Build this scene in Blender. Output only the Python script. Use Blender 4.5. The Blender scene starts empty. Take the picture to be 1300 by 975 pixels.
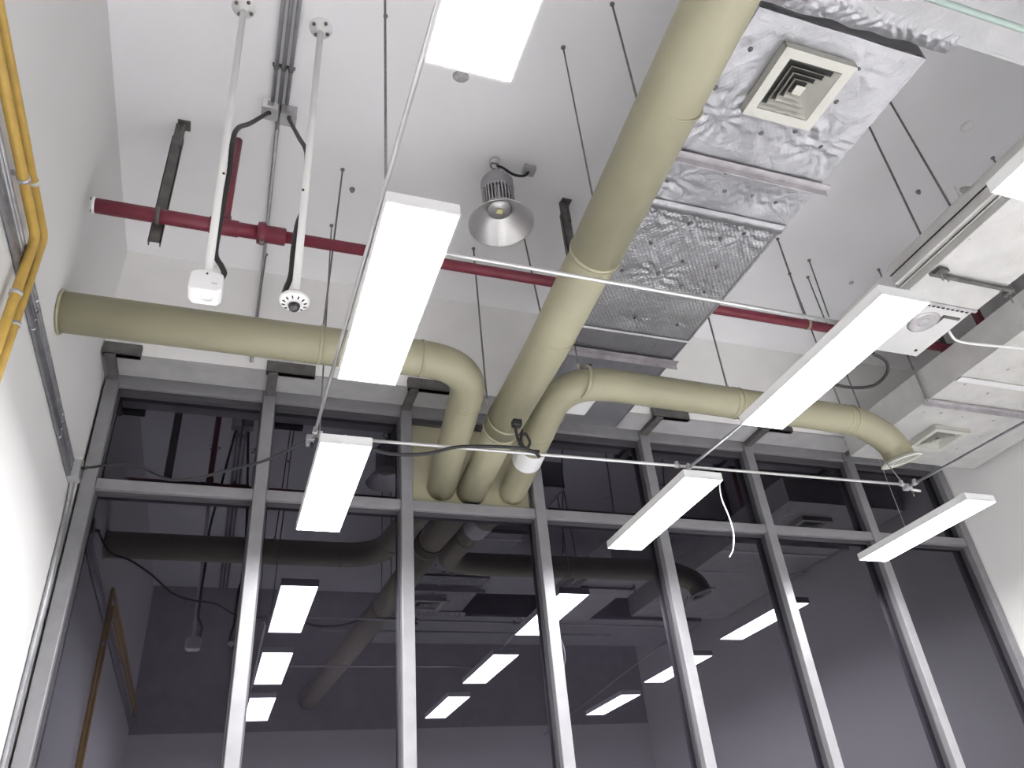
import bpy, bmesh, math, random
from mathutils import Vector, Matrix, noise
C = bpy.context.scene.collection
S = bpy.context.scene
PI = math.pi
random.seed(7)

# ------------------------------------------------------------------ camera, world, exposure
cam = bpy.data.objects.new('camera', bpy.data.cameras.new('camera'))
C.objects.link(cam)
RT = ((0.9427, -0.3230, -0.0834), (0.1145, 0.5481, -0.8285), (0.3133, 0.7715, 0.5537))
r = Vector(RT[0]).normalized(); f = Vector(RT[2]).normalized()
f = (f - r * f.dot(r)).normalized(); u = r.cross(f)
cam.matrix_world = Matrix(((r.x, u.x, -f.x, 0), (r.y, u.y, -f.y, 0), (r.z, u.z, -f.z, 1.5), (0, 0, 0, 1)))
cam.data.sensor_width = 36.0
cam.data.lens = 36.0 * 999.24 / 1300.0
cam.data.clip_start = 0.02
S.camera = cam
w = bpy.data.worlds.new('world'); S.world = w; w.use_nodes = True
w.node_tree.nodes['Background'].inputs[0].default_value = (0.01, 0.011, 0.014, 1)
w.node_tree.nodes['Background'].inputs[1].default_value = 1.0
S.view_settings.view_transform = 'Standard'
S.view_settings.look = 'None'
S.view_settings.gamma = 1.0
S.view_settings.use_curve_mapping = False
S.view_settings.exposure = 0.0
LAMP = 60.0                      # radiance of the ceiling lamps' diffusers
S.cycles.max_bounces = 12
S.cycles.diffuse_bounces = 8
S.cycles.glossy_bounces = 6
S.cycles.caustics_reflective = False
S.cycles.caustics_refractive = False
S.cycles.sample_clamp_indirect = 8.0
S.cycles.use_denoising = True
S.cycles.denoising_prefilter = 'ACCURATE'
S.cycles.use_adaptive_sampling = False

# ------------------------------------------------------------------ materials
def mat(name, col, rough=0.6, metal=0.0, var=0.06, scale=6.0, bump=0.0, bscale=80.0, spec=0.5, emit=None):
    m = bpy.data.materials.new(name); m.use_nodes = True
    nt = m.node_tree; b = nt.nodes['Principled BSDF']
    b.inputs['Roughness'].default_value = rough
    b.inputs['Metallic'].default_value = metal
    b.inputs['Specular IOR Level'].default_value = spec
    tc = nt.nodes.new('ShaderNodeTexCoord')
    n = nt.nodes.new('ShaderNodeTexNoise'); n.inputs['Scale'].default_value = scale; n.inputs['Detail'].default_value = 5
    nt.links.new(tc.outputs['Object'], n.inputs['Vector'])
    cr = nt.nodes.new('ShaderNodeValToRGB')
    lo = [max(0, c * (1 - var)) for c in col]; hi = [min(1, c * (1 + var)) for c in col]
    cr.color_ramp.elements[0].position = 0.3; cr.color_ramp.elements[1].position = 0.7
    cr.color_ramp.elements[0].color = (*lo, 1); cr.color_ramp.elements[1].color = (*hi, 1)
    nt.links.new(n.outputs['Fac'], cr.inputs['Fac'])
    nt.links.new(cr.outputs['Color'], b.inputs['Base Color'])
    if bump:
        n2 = nt.nodes.new('ShaderNodeTexNoise'); n2.inputs['Scale'].default_value = bscale
        nt.links.new(tc.outputs['Object'], n2.inputs['Vector'])
        bp = nt.nodes.new('ShaderNodeBump'); bp.inputs['Strength'].default_value = bump; bp.inputs['Distance'].default_value = 0.01
        nt.links.new(n2.outputs['Fac'], bp.inputs['Height'])
        nt.links.new(bp.outputs['Normal'], b.inputs['Normal'])
    if emit:
        b.inputs['Emission Color'].default_value = (*emit[0], 1)
        b.inputs['Emission Strength'].default_value = emit[1]
    return m

def foil(name, col, rough, metal, dia, bump):
    """aluminium foil insulation facing: diamond scrim, soft quilting"""
    m = mat(name, col, rough, metal, 0.08, 5.0)
    nt = m.node_tree; b = nt.nodes['Principled BSDF']
    tc = [n for n in nt.nodes if n.type == 'TEX_COORD'][0]
    hs = []
    for ang in (0.7, -0.7):
        mp = nt.nodes.new('ShaderNodeMapping'); mp.inputs['Rotation'].default_value = (0, 0, ang)
        wv = nt.nodes.new('ShaderNodeTexWave'); wv.inputs['Scale'].default_value = 14.0
        wv.inputs['Distortion'].default_value = 0.4; wv.wave_profile = 'SIN'
        nt.links.new(tc.outputs['Object'], mp.inputs['Vector']); nt.links.new(mp.outputs['Vector'], wv.inputs['Vector'])
        hs.append(wv)
    mx = nt.nodes.new('ShaderNodeMath'); mx.operation = 'MAXIMUM'
    nt.links.new(hs[0].outputs['Fac'], mx.inputs[0]); nt.links.new(hs[1].outputs['Fac'], mx.inputs[1])
    n2 = nt.nodes.new('ShaderNodeTexNoise'); n2.inputs['Scale'].default_value = 9.0; n2.inputs['Detail'].default_value = 7
    n2.inputs['Distortion'].default_value = 1.2
    nt.links.new(tc.outputs['Object'], n2.inputs['Vector'])
    b1 = nt.nodes.new('ShaderNodeBump'); b1.inputs['Strength'].default_value = dia; b1.inputs['Distance'].default_value = 0.004
    b2 = nt.nodes.new('ShaderNodeBump'); b2.inputs['Strength'].default_value = bump; b2.inputs['Distance'].default_value = 0.02
    nt.links.new(mx.outputs[0], b1.inputs['Height']); nt.links.new(n2.outputs['Fac'], b2.inputs['Height'])
    nt.links.new(b1.outputs['Normal'], b2.inputs['Normal']); nt.links.new(b2.outputs['Normal'], b.inputs['Normal'])
    return m

M = dict(
    ceiling=mat('ceiling_paint', (0.84, 0.835, 0.85), 0.9, var=0.03, scale=1.2, bump=0.05, bscale=30),
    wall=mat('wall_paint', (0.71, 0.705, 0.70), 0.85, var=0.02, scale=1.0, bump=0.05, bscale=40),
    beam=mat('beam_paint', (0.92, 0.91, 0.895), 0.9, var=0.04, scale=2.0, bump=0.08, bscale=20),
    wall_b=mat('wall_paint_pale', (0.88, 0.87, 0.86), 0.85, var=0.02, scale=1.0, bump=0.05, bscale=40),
    floor=mat('floor_epoxy', (0.80, 0.80, 0.81), 0.45, var=0.05, scale=2.0),
    pvc=mat('olive_duct_plastic', (0.33, 0.313, 0.215), 0.45, var=0.06, scale=3.0),
    pvc_ring=mat('olive_joint', (0.36, 0.34, 0.23), 0.4),
    cream=mat('cream_plastic', (0.58, 0.575, 0.525), 0.5, var=0.03),
    board=mat('beige_board', (0.50, 0.47, 0.33), 0.6, var=0.06),
    red=mat('red_pipe_paint', (0.185, 0.026, 0.046), 0.45, var=0.12, scale=10),
    yellow=mat('yellow_pipe_paint', (0.50, 0.325, 0.075), 0.4, var=0.12, scale=8),
    zinc=mat('zinc_conduit', (0.36, 0.36, 0.38), 0.38, 0.7, var=0.15, scale=14),
    bright=mat('bright_steel_tube', (0.66, 0.66, 0.66), 0.30, 0.75, var=0.06, scale=10),
    channel=mat('dark_channel_steel', (0.13, 0.125, 0.12), 0.55, 0.3, var=0.25, scale=12),
    rod=mat('threaded_rod_steel', (0.20, 0.20, 0.20), 0.5, 0.6, var=0.2, scale=60),
    black=mat('black_cable_rubber', (0.02, 0.02, 0.022), 0.55, var=0.2),
    grey_cable=mat('grey_cable', (0.42, 0.42, 0.42), 0.55),
    white=mat('white_plastic', (0.86, 0.86, 0.86), 0.4, var=0.02),
    pole=mat('white_pole_paint', (0.86, 0.86, 0.85), 0.45, var=0.02),
    slot=mat('vent_slot_black', (0.03, 0.03, 0.03), 0.7),
    lens=mat('dark_dome', (0.03, 0.028, 0.028), 0.1, spec=0.8),
    grey_mark=mat('grey_mark', (0.45, 0.45, 0.46), 0.5),
    box=mat('grey_box_steel', (0.42, 0.42, 0.43), 0.5, 0.3),
    frame=mat('frame_steel', (0.27, 0.265, 0.28), 0.42, 0.2, var=0.08, scale=8),
    dframe=mat('frame_gasket', (0.07, 0.066, 0.075), 0.5),
    lampbody=mat('lamp_housing_white', (0.85, 0.85, 0.86), 0.4, var=0.01),
    diffuser=mat('lamp_diffuser', (0.9, 0.9, 0.9), 0.6, var=0.0, emit=((1.0, 0.995, 1.0), LAMP)),
    alu=mat('brushed_aluminium', (0.62, 0.61, 0.62), 0.42, 0.85, var=0.08, scale=12),
    alu_in=mat('reflector_inside', (0.70, 0.69, 0.69), 0.35, 0.8, var=0.04),
    fin=mat('heat_sink_grey', (0.34, 0.33, 0.35), 0.45, 0.6, var=0.1),
    led=mat('yellow_led_chip', (0.75, 0.70, 0.38), 0.4),
    foil_a=foil('matte_foil', (0.45, 0.45, 0.47), 0.36, 0.7, 0.10, 0.35),
    foil_b=foil('shiny_scrim_foil', (0.40, 0.40, 0.415), 0.36, 0.8, 0.6, 0.35),
    foil_c=foil('pale_foil', (0.62, 0.615, 0.60), 0.5, 0.35, 0.08, 0.35),
    fcu=mat('fan_coil_white', (0.64, 0.64, 0.635), 0.45, var=0.03),
    foil_d=foil('grey_foil', (0.45, 0.45, 0.46), 0.5, 0.4, 0.06, 0.25),
    header=mat('grey_header_and_wall_shade', (0.40, 0.395, 0.40), 0.7, var=0.1),  # header board's own grey; also paints the shade on the upper rear wall
    galv=mat('galvanised_angle', (0.52, 0.50, 0.52), 0.42, 0.6, var=0.2, scale=10),
    tape=mat('foil_tape', (0.86, 0.86, 0.87), 0.35, 0.4, var=0.05),
    stain=mat('grey_patch', (0.42, 0.41, 0.41), 0.9, var=0.25, scale=30),
    mint=mat('pale_green_tube', (0.42, 0.52, 0.48), 0.4, 0.2),
)

def glass_mat():
    m = mat('dark_tinted_glass', (0.0065, 0.0055, 0.008), 0.03, 0.0, 0.15, 0.8)
    b = m.node_tree.nodes['Principled BSDF']
    b.inputs['IOR'].default_value = 1.92
    b.inputs['Specular Tint'].default_value = (0.86, 0.84, 1.0, 1)
    b.inputs['Roughness'].default_value = 0.012
    return m
M['glass'] = glass_mat()

# ------------------------------------------------------------------ mesh helpers (world coordinates)
def add_box(bm, c, s, rot=None):
    g = bmesh.ops.create_cube(bm, size=1.0)['verts']
    for v in g:
        v.co = Vector((v.co.x * s[0], v.co.y * s[1], v.co.z * s[2]))
        if rot: v.co = rot @ v.co
        v.co += Vector(c)
    return g

def bb(bm, x0, x1, y0, y1, z0, z1):
    return add_box(bm, ((x0 + x1) / 2, (y0 + y1) / 2, (z0 + z1) / 2), (abs(x1 - x0), abs(y1 - y0), abs(z1 - z0)))

def add_tube(bm, pts, rad, seg=12, caps=True):
    """swept tube with parallel-transported frame; rad a number or a list"""
    pts = [Vector(p) for p in pts]
    if not isinstance(rad, (list, tuple)): rad = [rad] * len(pts)
    tans = []
    for i in range(len(pts)):
        a = pts[max(0, i - 1)]; b = pts[min(len(pts) - 1, i + 1)]
        tans.append((b - a).normalized())
    t0 = tans[0]
    n = t0.cross(Vector((0, 0, 1)))
    if n.length < 1e-3: n = t0.cross(Vector((0, 1, 0)))
    n.normalize()
    rings = []
    for i, p in enumerate(pts):
        if i:
            q = tans[i - 1].rotation_difference(tans[i]); n = (q @ n)
            n = (n - tans[i] * n.dot(tans[i])).normalized()
        b = tans[i].cross(n)
        rings.append([bm.verts.new(p + (n * math.cos(2 * PI * k / seg) + b * math.sin(2 * PI * k / seg)) * rad[i]) for k in range(seg)])
    for i in range(len(rings) - 1):
        for k in range(seg):
            fc = bm.faces.new((rings[i][k], rings[i][(k + 1) % seg], rings[i + 1][(k + 1) % seg], rings[i + 1][k])); fc.smooth = True
    if caps:
        bm.faces.new(list(reversed(rings[0]))); bm.faces.new(rings[-1])

def add_lathe(bm, c, prof, seg=32, axis=None, closed=False):
    """profile of (radius, height) turned about an axis through c"""
    q = Vector((0, 0, 1)).rotation_difference(Vector(axis).normalized()) if axis else None
    rings = []
    for (rr, h) in prof:
        ring = []
        for k in range(seg):
            v = Vector((rr * math.cos(2 * PI * k / seg), rr * math.sin(2 * PI * k / seg), h))
            if q: v = q @ v
            ring.append(bm.verts.new(v + Vector(c)))
        rings.append(ring)
    for i in range(len(rings) - 1):
        for k in range(seg):
            fc = bm.faces.new((rings[i][k], rings[i][(k + 1) % seg], rings[i + 1][(k + 1) % seg], rings[i + 1][k])); fc.smooth = True
    if closed:
        for k in range(seg):
            fc = bm.faces.new((rings[-1][k], rings[-1][(k + 1) % seg], rings[0][(k + 1) % seg], rings[0][k])); fc.smooth = True
    else:
        if prof[0][0] > 1e-5: bm.faces.new(list(reversed(rings[0])))
        if prof[-1][0] > 1e-5: bm.faces.new(rings[-1])

def fillet(pts, rad, n=10):
    """polyline with rounded corners; rad a number or one per inner point"""
    pts = [Vector(p) for p in pts]; out = [pts[0]]
    for i in range(1, len(pts) - 1):
        rr = rad[i - 1] if isinstance(rad, (list, tuple)) else rad
        a = pts[i - 1] - pts[i]; b = pts[i + 1] - pts[i]
        ra = min(rr, a.length * 0.49); rb = min(rr, b.length * 0.49)
        p0 = pts[i] + a.normalized() * ra; p2 = pts[i] + b.normalized() * rb
        for k in range(n + 1):
            t = k / n
            out.append(p0 * (1 - t) ** 2 + pts[i] * 2 * t * (1 - t) + p2 * t * t)
    out.append(pts[-1])
    return out

def spline(pts, n=8):
    """Catmull-Rom through the points"""
    P = [Vector(p) for p in pts]; P = [P[0] * 2 - P[1]] + P + [P[-1] * 2 - P[-2]]
    out = []
    for i in range(1, len(P) - 2):
        for k in range(n):
            t = k / n
            out.append(0.5 * ((2 * P[i]) + (P[i + 1] - P[i - 1]) * t + (2 * P[i - 1] - 5 * P[i] + 4 * P[i + 1] - P[i + 2]) * t * t + (3 * P[i] - P[i - 1] - 3 * P[i + 1] + P[i + 2]) * t ** 3))
    out.append(P[-2])
    return out

def origin(o):
    p = Vector((0, 0, 0))
    while o is not None:
        p += o.location; o = o.parent
    return p

def obj(name, bm, m, parent=None, bevel=0.0, at=None, seg=2, weld=True):
    me = bpy.data.meshes.new(name)
    if weld: bmesh.ops.recalc_face_normals(bm, faces=bm.faces[:])
    off = Vector(at) if at else (origin(parent) if parent else Vector((0, 0, 0)))
    bmesh.ops.translate(bm, verts=bm.verts[:], vec=-off)
    bm.to_mesh(me); bm.free()
    me.materials.append(M[m] if isinstance(m, str) else m)
    o = bpy.data.objects.new(name, me); C.objects.link(o)
    if parent: o.parent = parent
    elif at: o.location = at
    if bevel:
        b = o.modifiers.new('bevel', 'BEVEL'); b.width = bevel; b.segments = seg; b.limit_method = 'ANGLE'
    return o

def tag(o, label, cat, group=None, kind=None):
    o['label'] = label; o['category'] = cat
    if group: o['group'] = group
    if kind: o['kind'] = kind
    return o

def thing(name, label, cat, loc=(0, 0, 0), group=None):
    o = bpy.data.objects.new(name, None); C.objects.link(o); o.location = loc
    o.empty_display_size = 0.1
    return tag(o, label, cat, group)

def struct(name, bm, m, label, cat, bevel=0.0):
    return tag(obj(name, bm, m, None, bevel), label, cat, None, 'structure')

def copy_tree(o, parent=None):
    c = o.copy(); C.objects.link(c)
    if parent: c.parent = parent
    for ch in o.children: copy_tree(ch, c)
    return c

B = bmesh.new

# ------------------------------------------------------------------ the room
ZC = 6.08; XL = -1.04; XR = 7.06; YG = 5.59; YB = -1.6
bm = B(); bb(bm, XL - .3, XR + .3, YB - .3, YG + .6, -.2, 0); struct('floor', bm, 'floor', 'pale grey floor of the tall room', 'floor')
bm = B(); bb(bm, XL - .3, XR + .3, YB - .3, YG + .6, ZC, ZC + .2); struct('ceiling', bm, 'ceiling', 'white painted ceiling above the pipes and lamps', 'ceiling')
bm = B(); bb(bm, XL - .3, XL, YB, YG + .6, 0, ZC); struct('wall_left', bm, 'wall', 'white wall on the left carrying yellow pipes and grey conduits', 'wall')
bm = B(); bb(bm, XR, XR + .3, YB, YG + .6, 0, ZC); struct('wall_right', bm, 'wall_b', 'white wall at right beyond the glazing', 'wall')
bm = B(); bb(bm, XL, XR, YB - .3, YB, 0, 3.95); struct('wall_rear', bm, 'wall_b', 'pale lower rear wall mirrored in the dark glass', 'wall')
bm = B(); bb(bm, XL, XR, YB - .3, YB, 3.95, ZC); struct('wall_rear_shade_1', bm, 'header', 'upper rear wall painted grey as shade, mirrored in the dark glass', 'wall')  # shade put into the colour: upper wall greyed to darken its mirror image
bm = B(); bb(bm, XL, XR, 5.22, YG + .6, 5.10, ZC); struct('wall_back', bm, 'beam', 'white bulkhead above the dark glazing', 'wall')

# ------------------------------------------------------------------ glazed partition
win = thing('window_1', 'tall dark glazed partition with grey steel mullions across the back', 'window', (3.0, YG, 0))
win['kind'] = 'structure'
MX = [-0.975, 0.157, 1.255, 2.372, 3.49, 4.62, 5.83, 7.00]
for i, x in enumerate(MX):
    bm = B(); hw = 0.046
    bb(bm, x - hw, x + hw, 5.485, 5.60, 0, 5.10)
    mu = obj('mullion', bm, 'frame', win, 0.006)
    for s in (-1, 1):
        bm = B(); bb(bm, x + s * (hw + .001), x + s * (hw + .014), 5.545, 5.589, 0, 5.0)
        obj('gasket', bm, 'dframe', mu)
    if i in (0, 1, 2, 4, 5, 6):
        w2 = 0.26 if i else 0.15
        bm = B()
        bb(bm, x - .036, x + .036, 5.17, 5.486, 5.035, 5.083)
        bb(bm, x - .055, x + .05 + w2, 5.165, 5.217, 5.05, 5.155)
        bb(bm, x - .055, x + .05 + w2, 5.165, 5.21, 5.05, 5.062)
        k = obj('bracket', bm, 'channel', mu, 0.004)
for i in range(len(MX) - 1):
    x0, x1 = MX[i] + .046, MX[i + 1] - .046
    bm = B(); bb(bm, x0, x1, 5.50, 5.60, 4.145, 4.225); t = obj('transom', bm, 'frame', win, 0.005)
    bm = B(); bb(bm, x0 + .014, x1 - .014, 5.54, 5.598, 4.128, 4.144); obj('gasket', bm, 'dframe', t)
    bm = B(); bb(bm, x0, x1, 5.50, 5.60, 5.0, 5.099); t = obj('top_rail', bm, 'frame', win, 0.005)
    bm = B(); bb(bm, x0 + .014, x1 - .014, 5.54, 5.598, 4.955, 4.999); obj('gasket', bm, 'dframe', t)
    bm = B(); bb(bm, x0, x1, 5.50, 5.60, 1.0, 1.07); obj('transom', bm, 'frame', win, 0.005)
    bm = B(); bb(bm, x0 - .01, x1 + .01, YG, YG + .008, 0.05, 4.15); obj('pane', bm, 'glass', win)
    if i == 2:
        bm = B(); bb(bm, x0 - .01, x1 + .01, YG - .01, YG + .012, 4.22, 5.0)
        p = obj('infill_panel', bm, 'board', win); p['label'] = 'beige board panel around the three pipe ends'
    else:
        bm = B(); bb(bm, x0 - .01, x1 + .01, YG, YG + .008, 4.22, 5.0); obj('pane', bm, 'glass', win)

bm = B(); bb(bm, XL + .001, XR - .001, 5.222, 5.484, 5.084, 5.099); o = obj('header_board', bm, 'header', win); o['label'] = 'grey header board over the mullions'
# ------------------------------------------------------------------ ventilation ducts in foil
def ridge(d, pins, x, y):
    """height added by one insulation pin with its star of creases"""
    return d

def foil_skin(bm, x0, x1, y0, y1, z, pins, res=0.016, amp=0.006, seed=0, star=1.0):
    nx = int((x1 - x0) / res); ny = int((y1 - y0) / res)
    vs = []
    for j in range(ny + 1):
        row = []
        for i in range(nx + 1):
            x = x0 + (x1 - x0) * i / nx; y = y0 + (y1 - y0) * j / ny
            e = min(1.0, min(i, nx - i) / 3.0)
            h = amp * 1.1 * noise.noise(Vector((x * 5 + seed, y * 5, seed))) + amp * 0.5 * noise.noise(Vector((x * 16 + seed, y * 13, seed)))
            for (px, py, big) in pins:
                dx = x - px; dy = y - py; d = math.hypot(dx, dy)
                R = 0.05 + 0.11 * big
                if d < R * 2.2:
                    a = math.atan2(dy, dx)
                    fall = math.exp(-(d / R) ** 2)
                    h += fall * (0.006 + 0.010 * big) * (1 - 0.5 * min(1, d / 0.012))
                    if big > 0.3:
                        h += star * 0.0095 * big * fall * min(1.0, d / 0.02) * math.sin(11 * a + 7 * px + 5 * noise.noise(Vector((x * 9, y * 9, 3))))
            row.append(bm.verts.new((x, y, z + max(-.012, h) * e)))
        vs.append(row)
    for j in range(ny):
        for i in range(nx):
            fc = bm.faces.new((vs[j][i], vs[j][i + 1], vs[j + 1][i + 1], vs[j + 1][i])); fc.smooth = True

def pin_mesh(pins, z):
    bm = B()
    for (px, py, big) in pins:
        add_lathe(bm, (px, py, z), [(0.013, 0.006), (0.013, 0.001), (0.006, -0.002), (0.0, -0.002)], 10)
    return bm

def angle_iron(x0, x1, y, z, par, m='galv'):
    bm = B()
    bb(bm, x0, x1, y - .022, y + .026, z - .006, z)
    bb(bm, x0, x1, y + .020, y + .026, z - .046, z - .005)
    o = obj('support_angle', bm, m, par, 0.0015)
    return o

def diffuser(par, cx, cy, z, hx, hy, n=4):
    """square four-way ceiling diffuser: outer flange, sloping concentric blades, dark throat"""
    g = thing('air_diffuser', '', 'vent', (cx, cy, z))
    bm = B()
    def frame(o, i, z0, z1):
        # ring from outer half-size o at z0 to inner half-size i at z1 (fractions of hx,hy)
        q = []
        for (s, zz) in ((o, z0), (i, z1)):
            q.append([bm.verts.new((cx + a * hx * s, cy + b * hy * s, zz)) for a, b in ((-1, -1), (1, -1), (1, 1), (-1, 1))])
        q2 = []
        for (s, zz) in ((o, z0 + .004), (i, z1 + .004)):
            q2.append([bm.verts.new((cx + a * hx * s, cy + b * hy * s, zz)) for a, b in ((-1, -1), (1, -1), (1, 1), (-1, 1))])
        for k in range(4):
            l = (k + 1) % 4
            bm.faces.new((q[0][k], q[0][l], q[1][l], q[1][k]))
            bm.faces.new((q2[0][k], q2[1][k], q2[1][l], q2[0][l]))
            bm.faces.new((q[0][k], q2[0][k], q2[0][l], q[0][l]))
            bm.faces.new((q[1][k], q[1][l], q2[1][l], q2[1][k]))
    frame(1.0, 0.74, z - .014, z - .012)
    for sx in (-1, 1):
        bb(bm, cx + sx * hx, cx + sx * (hx - .004), cy - hy, cy + hy, z - .013, z + .034); bb(bm, cx - hx, cx + hx, cy + sx * hy, cy + sx * (hy - .004), z - .013, z + .034)
    fl = obj('flange', bm, 'cream', g)
    sizes = [0.72, 0.56, 0.41, 0.27]
    for s in sizes:
        bm = B(); frame(s, s - 0.07, z - .012, z + .020)
        obj('blade', bm, 'cream', g)
    bm = B(); bb(bm, cx - hx * .13, cx + hx * .13, cy - hy * .13, cy + hy * .13, z - .010, z - .006); obj('centre_plate', bm, 'cream', g)
    bm = B(); bb(bm, cx - hx * .735, cx + hx * .735, cy - hy * .735, cy + hy * .735, z + .0225, z + .026); obj('throat', bm, 'slot', g)
    return g

# central duct
DZ = 4.78
duct = thing('air_duct', 'long foil wrapped air duct with square vent beside the big olive pipe', 'duct', (2.43, 3.0, DZ))
bm = B(); bb(bm, 1.97, 2.935, 1.445, 5.02, DZ + .028, 5.06); obj('casing', bm, 'foil_a', duct)
P1 = [(2.108, 2.003, 1), (2.39, 2.053, .3), (2.564, 1.996, .6), (2.771, 2.048, 1), (2.648, 1.584, .55), (2.658, 1.778, .2), (2.051, 1.642, .1), (1.998, 1.875, .2),
      (2.35, 2.339, .3), (2.414, 2.459, .2), (2.596, 2.454, .6), (2.763, 2.461, .5), (2.06, 2.481, .9)]
P2 = [(2.098, 2.70, 1), (2.352, 2.745, .9), (2.605, 2.813, .5), (2.729, 2.74, 1), (2.379, 3.198, .9), (2.473, 3.047, .2), (2.132, 3.22, .3), (2.716, 3.041, .2),
      (2.584, 3.267, .3), (2.77, 3.28, .6), (2.436, 3.64, .5), (2.762, 3.64, .4), (2.352, 4.22, .2), (2.7, 4.5, .2), (2.2, 2.95, .3), (2.3, 4.6, .2)]
bm = B(); foil_skin(bm, 1.97, 2.935, 1.445, 2.655, DZ, P1, seed=1); bb(bm, 1.97, 1.985, 1.445, 2.655, DZ, 5.05); bb(bm, 2.92, 2.935, 1.445, 2.655, DZ, 5.05)
obj('foil_sheet', bm, 'foil_a', duct, weld=False)
bm = B(); foil_skin(bm, 1.97, 2.935, 2.655, 5.02, DZ + .006, P2, seed=5, star=1.3); bb(bm, 1.97, 1.985, 2.655, 5.02, DZ, 5.05); bb(bm, 2.92, 2.935, 2.655, 5.02, DZ, 5.05)
fs = obj('foil_sheet', bm, 'foil_b', duct, weld=False); fs['label'] = 'darker shiny mesh foil sheet of the duct'
for p in P1 + P2:
    obj('insulation_pin', pin_mesh([p], DZ - .001 + .010 * p[2]), 'channel', duct)
# overlapping torn edge of the pale sheet
bm = B(); n = 60
top = []; bot = []
for i in range(n + 1):
    x = 1.97 + .965 * i / n
    y = 2.655 + .012 * noise.noise(Vector((x * 14, 2, 0))) + .01 * noise.noise(Vector((x * 40, 5, 0)))
    top.append(bm.verts.new((x, 2.60, DZ - .008))); bot.append(bm.verts.new((x, y + .012, DZ - .012 + .004 * noise.noise(Vector((x * 30, 9, 0))))))
for i in range(n): bm.faces.new((top[i], top[i + 1], bot[i + 1], bot[i])).smooth = True
fl = obj('foil_lap', bm, 'foil_a', duct, weld=False); sm = fl.modifiers.new('solid', 'SOLIDIFY'); sm.thickness = .002
angle_iron(1.78, 2.985, 2.275, DZ - .012, duct)
angle_iron(1.93, 2.975, 4.03, DZ - .012, duct)
bm = B(); bb(bm, 1.97, 2.935, 3.775, 3.79, DZ - .014, DZ - .008); bb(bm, 2.0, 2.9, 4.07, 4.075, DZ - .02, DZ - .008); o = obj('foil_tape', bm, 'tape', duct)
# small pale hatch near the far end
bm = B(); bb(bm, 2.36, 2.575, 4.61, 4.86, DZ - .016, DZ - .006); o = obj('access_hatch', bm, 'white', duct, .003); o['label'] = 'small white hatch'

g = diffuser(None, 2.386, 1.748, DZ - .036, .205, .192)
tag(g, 'cream square louvred diffuser set in the foil duct above the big pipe', 'vent', None)

# trunk duct crossing at the near end
trunk = thing('trunk_duct', 'wide crossing foil duct at the upper right edge', 'duct', (4.0, .8, 4.75))
bm = B(); bb(bm, 1.9, 6.6, .1, 1.325, 4.77, 5.07); obj('casing', bm, 'foil_d', trunk)
bm = B(); foil_skin(bm, 1.9, 6.6, .1, 1.325, 4.75, [(2.6, 1.2, .3), (3.1, .9, .2)], res=.03, amp=.004, seed=11); bb(bm, 1.9, 6.6, 1.31, 1.325, 4.75, 5.06); bb(bm, 1.9, 6.6, .1, .115, 4.75, 5.06)
obj('foil_sheet', bm, 'foil_d', trunk, weld=False)
# crumpled foil collar between the two ducts
bm = B(); nx, ny = 110, 16; vs = []
for j in range(ny + 1):
    row = []
    for i in range(nx + 1):
        t = i / nx; s = j / ny
        x = 1.93 + t * 1.07
        y = 1.262 + s * .155 + .02 * noise.noise(Vector((t * 7, s, 1))) - .05 * t * (s - .5)
        z = 4.750 - .012 * math.sin(PI * s) + .008 * noise.noise(Vector((x * 22, y * 34, 7))) * math.sin(PI * s) + .006 * math.sin(x * 90 + 9 * noise.noise(Vector((x * 6, y * 11, 2)))) * math.sin(PI * s) + .016 * noise.noise(Vector((x * 3, s, 9))) * s + .024 * s
        row.append(bm.verts.new((x, y, z)))
    vs.append(row)
for j in range(ny):
    for i in range(nx): bm.faces.new((vs[j][i], vs[j][i + 1], vs[j + 1][i + 1], vs[j + 1][i])).smooth = True
o = obj('foil_collar', bm, 'foil_a', trunk, weld=False); o['label'] = 'crumpled foil seam'
bm = B(); add_tube(bm, [(1.2, 1.13, 4.6), (3.1, 1.118, 4.6), (5.2, 1.10, 4.6)], .016, 12)
tag(obj('coolant_tube', bm, 'mint', at=(3.1, 1.118, 4.6)), 'thin pale green tube running under the crossing duct at top right', 'pipe')

# right-hand duct
RZ = 4.80
rd = thing('air_duct', 'pale foil duct along the right wall with square vent near glazing', 'duct', (6.2, 3.0, RZ))
bm = B(); bb(bm, 5.45, 6.98, 1.33, 5.10, RZ + .02, 5.08); obj('casing', bm, 'foil_c', rd)
P3 = [(5.60, 3.83, .3), (5.93, 3.902, .4), (5.796, 3.573, .3), (5.58, 4.28, .5), (5.753, 4.26, .3), (6.014, 4.276, .5), (6.384, 4.273, .6), (6.459, 4.0, .5), (6.499, 4.538, .3), (6.446, 4.776, .5),
      (5.62, 3.293, .3), (6.3, 3.3, .4), (6.7, 4.4, .4), (6.1, 2.9, .4), (5.56, 4.72, .8)]
bm = B(); foil_skin(bm, 5.45, 6.98, 1.33, 5.10, RZ, P3, res=.024, amp=.005, seed=21); bb(bm, 5.45, 5.465, 1.33, 5.10, RZ, 5.07); bb(bm, 6.965, 6.98, 1.33, 5.10, RZ, 5.07); bb(bm, 5.45, 6.98, 5.085, 5.10, RZ, 5.07)
obj('foil_sheet', bm, 'foil_c', rd, weld=False)
for p in P3: obj('insulation_pin', pin_mesh([p], RZ - .001 + .010 * p[2]), 'galv', rd)
angle_iron(5.40, 7.0, 4.09, RZ - .010, rd)
bm = B(); bb(bm, 5.45, 6.98, 3.73, 3.79, RZ - .012, RZ - .006); obj('foil_tape', bm, 'tape', rd)
g = diffuser(None, 6.03, 4.61, RZ - .036, .20, .185)
tag(g, 'cream square louvred diffuser in the right duct beside the pipe mouth', 'vent', None)

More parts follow.
